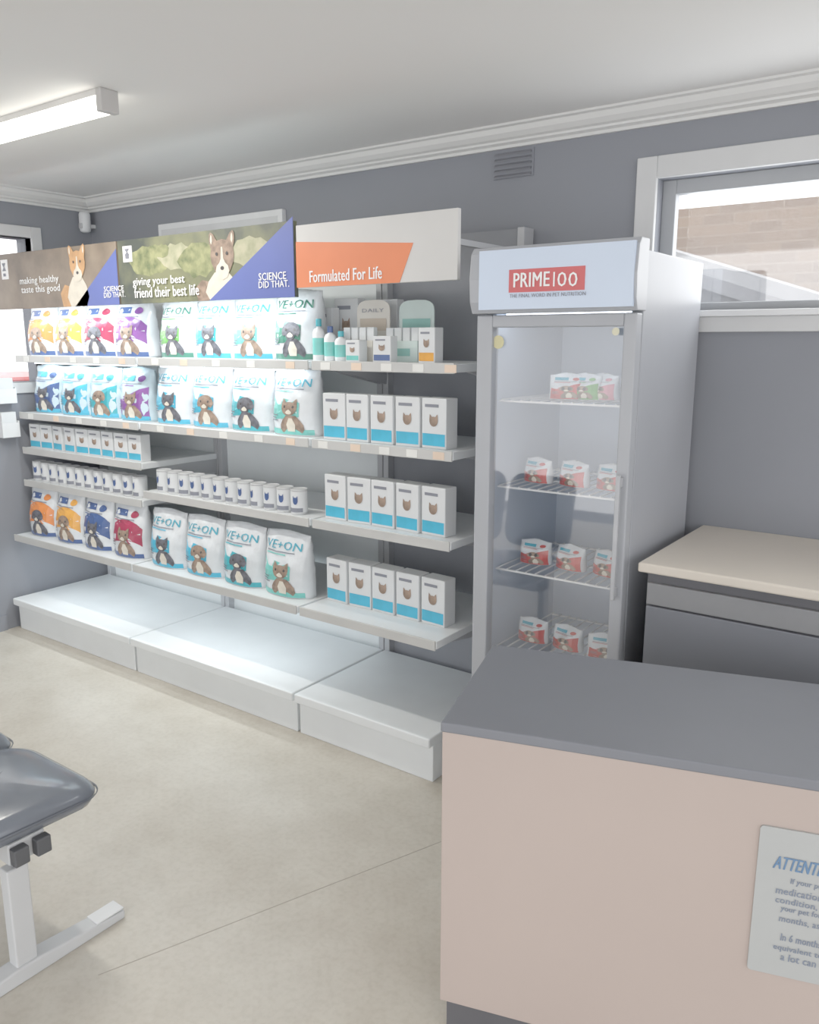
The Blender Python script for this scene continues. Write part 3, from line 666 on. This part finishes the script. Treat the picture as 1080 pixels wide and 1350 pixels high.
nline(mh, 'ATTENTION', 1018, 1133, 1078, 17, -.0062, 6, 4, .18)
for body, px, py, px1, n in (('If your pet is', 1041, 1160, 1078, 9), ('medication for', 1022, 1170, 1078, 9), ('condition, we', 1021, 1183, 1078, 11), ('your pet for a', 1028, 1195, 1078, 11), ('months, as', 1026, 1208, 1076, 9), ('In 6 months', 1028, 1232, 1078, 10), ('equivalent to', 1018, 1245, 1078, 12), ('a lot can be', 1028, 1258, 1076, 10)):
    nline(ml, body, px, py, px1, 9.5, -.0062, n, 2, .08)
mh.build('heading', txtB, nt_, recalc=False, local=True); ml.build('lettering', txtS, nt_, recalc=False, local=True)
# ------------------------------------------------------------ beam seating
f1 = onZ(158, 1207, 0.02)
bx, byc = f1.x-.03, f1.y-.27
bs = thing('waiting_bench', 'silver beam seat with padded grey vinyl seats in the waiting area', 'bench', (bx, byc, 0))
def rrect(w, d, r, n=6):
    pts = []
    for cx, cy, a0 in ((w/2-r, d/2-r, 0), (-w/2+r, d/2-r, 90), (-w/2+r, -d/2+r, 180), (w/2-r, -d/2+r, 270)):
        for k in range(n+1):
            a = math.radians(a0+90*k/n); pts.append((cx+r*math.cos(a), cy+r*math.sin(a)))
    return pts
def cush_ring(cx, cy, z, w, d, h, r, ins, zz):
    return [(cx+x, cy+y, z+zz*h-.025*(max(0, y)/(d/2))**2*(1 if zz > .5 else .7)) for x, y in rrect(w-2*ins, d-2*ins, max(.02, r-ins*.4))]
def cushion(cx, cy, z, w, d, h, name, m_, par, r=.09):
    m = MB(); R = [cush_ring(cx, cy, z, w, d, h, r, ins, zz) for ins, zz in ((.03, 0), (.01, .1), (0, .35), (0, .6), (.012, .82), (.035, .95), (.09, 1.0), (.16, 1.04), (.2, 1.06))]
    m.loft(R); o = m.build(name, m_, par, smooth=True, local=True)
    m = MB(); R = [cush_ring(cx, cy, z, w, d, h, r, ins, zz) for ins, zz in ((-.004, .4), (-.007, .47), (-.004, .54))]
    m.loft(R, cap=False); m.build('stitched_edge', mat('vinyl_piping', (86, 91, 100), .3), o, smooth=True, local=True)
    return o
for k in range(3):
    cx = -.195-k*.45
    sp_ = cushion(cx, .02, .392, .435, .5, .078, 'seat_pad', vinylM, bs)
    LB(cx-.18, cx+.18, -.17, .2, .385, .4).build('seat_pan', blackM, sp_, bevel=.006, local=True)
    m = MB(); R = []
    for yy, ins in ((-.3, .03), (-.29, .005), (-.265, 0), (-.24, .01), (-.23, .05)):
        R.append([(cx+x, yy-(z+.2)*.18, .68+z) for x, z in rrect(.42-2*ins, .42-2*ins, .08)])
    m.loft(R); m.build('backrest', vinylM, bs, smooth=True, local=True)
    m = MB(); m.prism([(-.2, .36), (-.3, .42), (-.36, .7), (-.33, .7), (-.27, .44), (-.2, .39)], 'x', cx-.02, cx+.02); m.build('back_bracket', steelM, bs, local=True)
LB(-1.4, .0, -.01, .09, .325, .385).build('beam', steelM, bs, bevel=.004, local=True)
for y0 in (.005, .065):
    LB(.002, .03, y0-.014, y0+.026, .33, .378).build('beam_end_cap', blackM, bs, bevel=.004, local=True)
for x in (0, -1.3):
    LB(x-.022, x+.018, -.028, .03, .035, .325).build('leg', steelM, bs, bevel=.005, local=True)
    m = MB(); m.prism([(-.29, .0), (-.29, .025), (-.2, .032), (-.04, .045), (.04, .045), (.2, .032), (.29, .025), (.29, 0)], 'x', x-.028, x+.028); m.build('foot', steelM, bs, bevel=.006, local=True)
    LB(x-.026, x+.026, .2, .288, .03, .036).build('foot_pad', whiteM, bs, bevel=.003, local=True)
# ------------------------------------------------------------ lights
w = bpy.data.worlds.new('sky'); bpy.context.scene.world = w; w.use_nodes = True
bg = w.node_tree.nodes['Background']; bg.inputs[0].default_value = (.99, .99, 1, 1); bg.inputs[1].default_value = 2.05
area('batten_light', (e.x-.61, e.y, ZC-BH-.015), (0,0,0), 1.15, .06, 18, (1, .97, .9))
area('window_light', ((WX0+WX1)/2, YW+.12, (WZ0+WZ1)/2), (-PI/2, 0, 0), 1.6, .5, 14, (.95, .98, 1))
# ------------------------------------------------------------ camera
cd = bpy.data.cameras.new('camera'); cam = bpy.data.objects.new('camera', cd); C.objects.link(cam)
cam.location = (0, 0, H); cam.rotation_euler = (PI/2-PITCH, 0, YAW)
cd.sensor_fit = 'HORIZONTAL'; cd.sensor_width = 36; cd.lens = 36*F/1080; cd.clip_start = .05
bpy.context.scene.camera = cam
bpy.context.scene.view_settings.view_transform = 'Standard'
bpy.context.scene.view_settings.gamma = 1.3
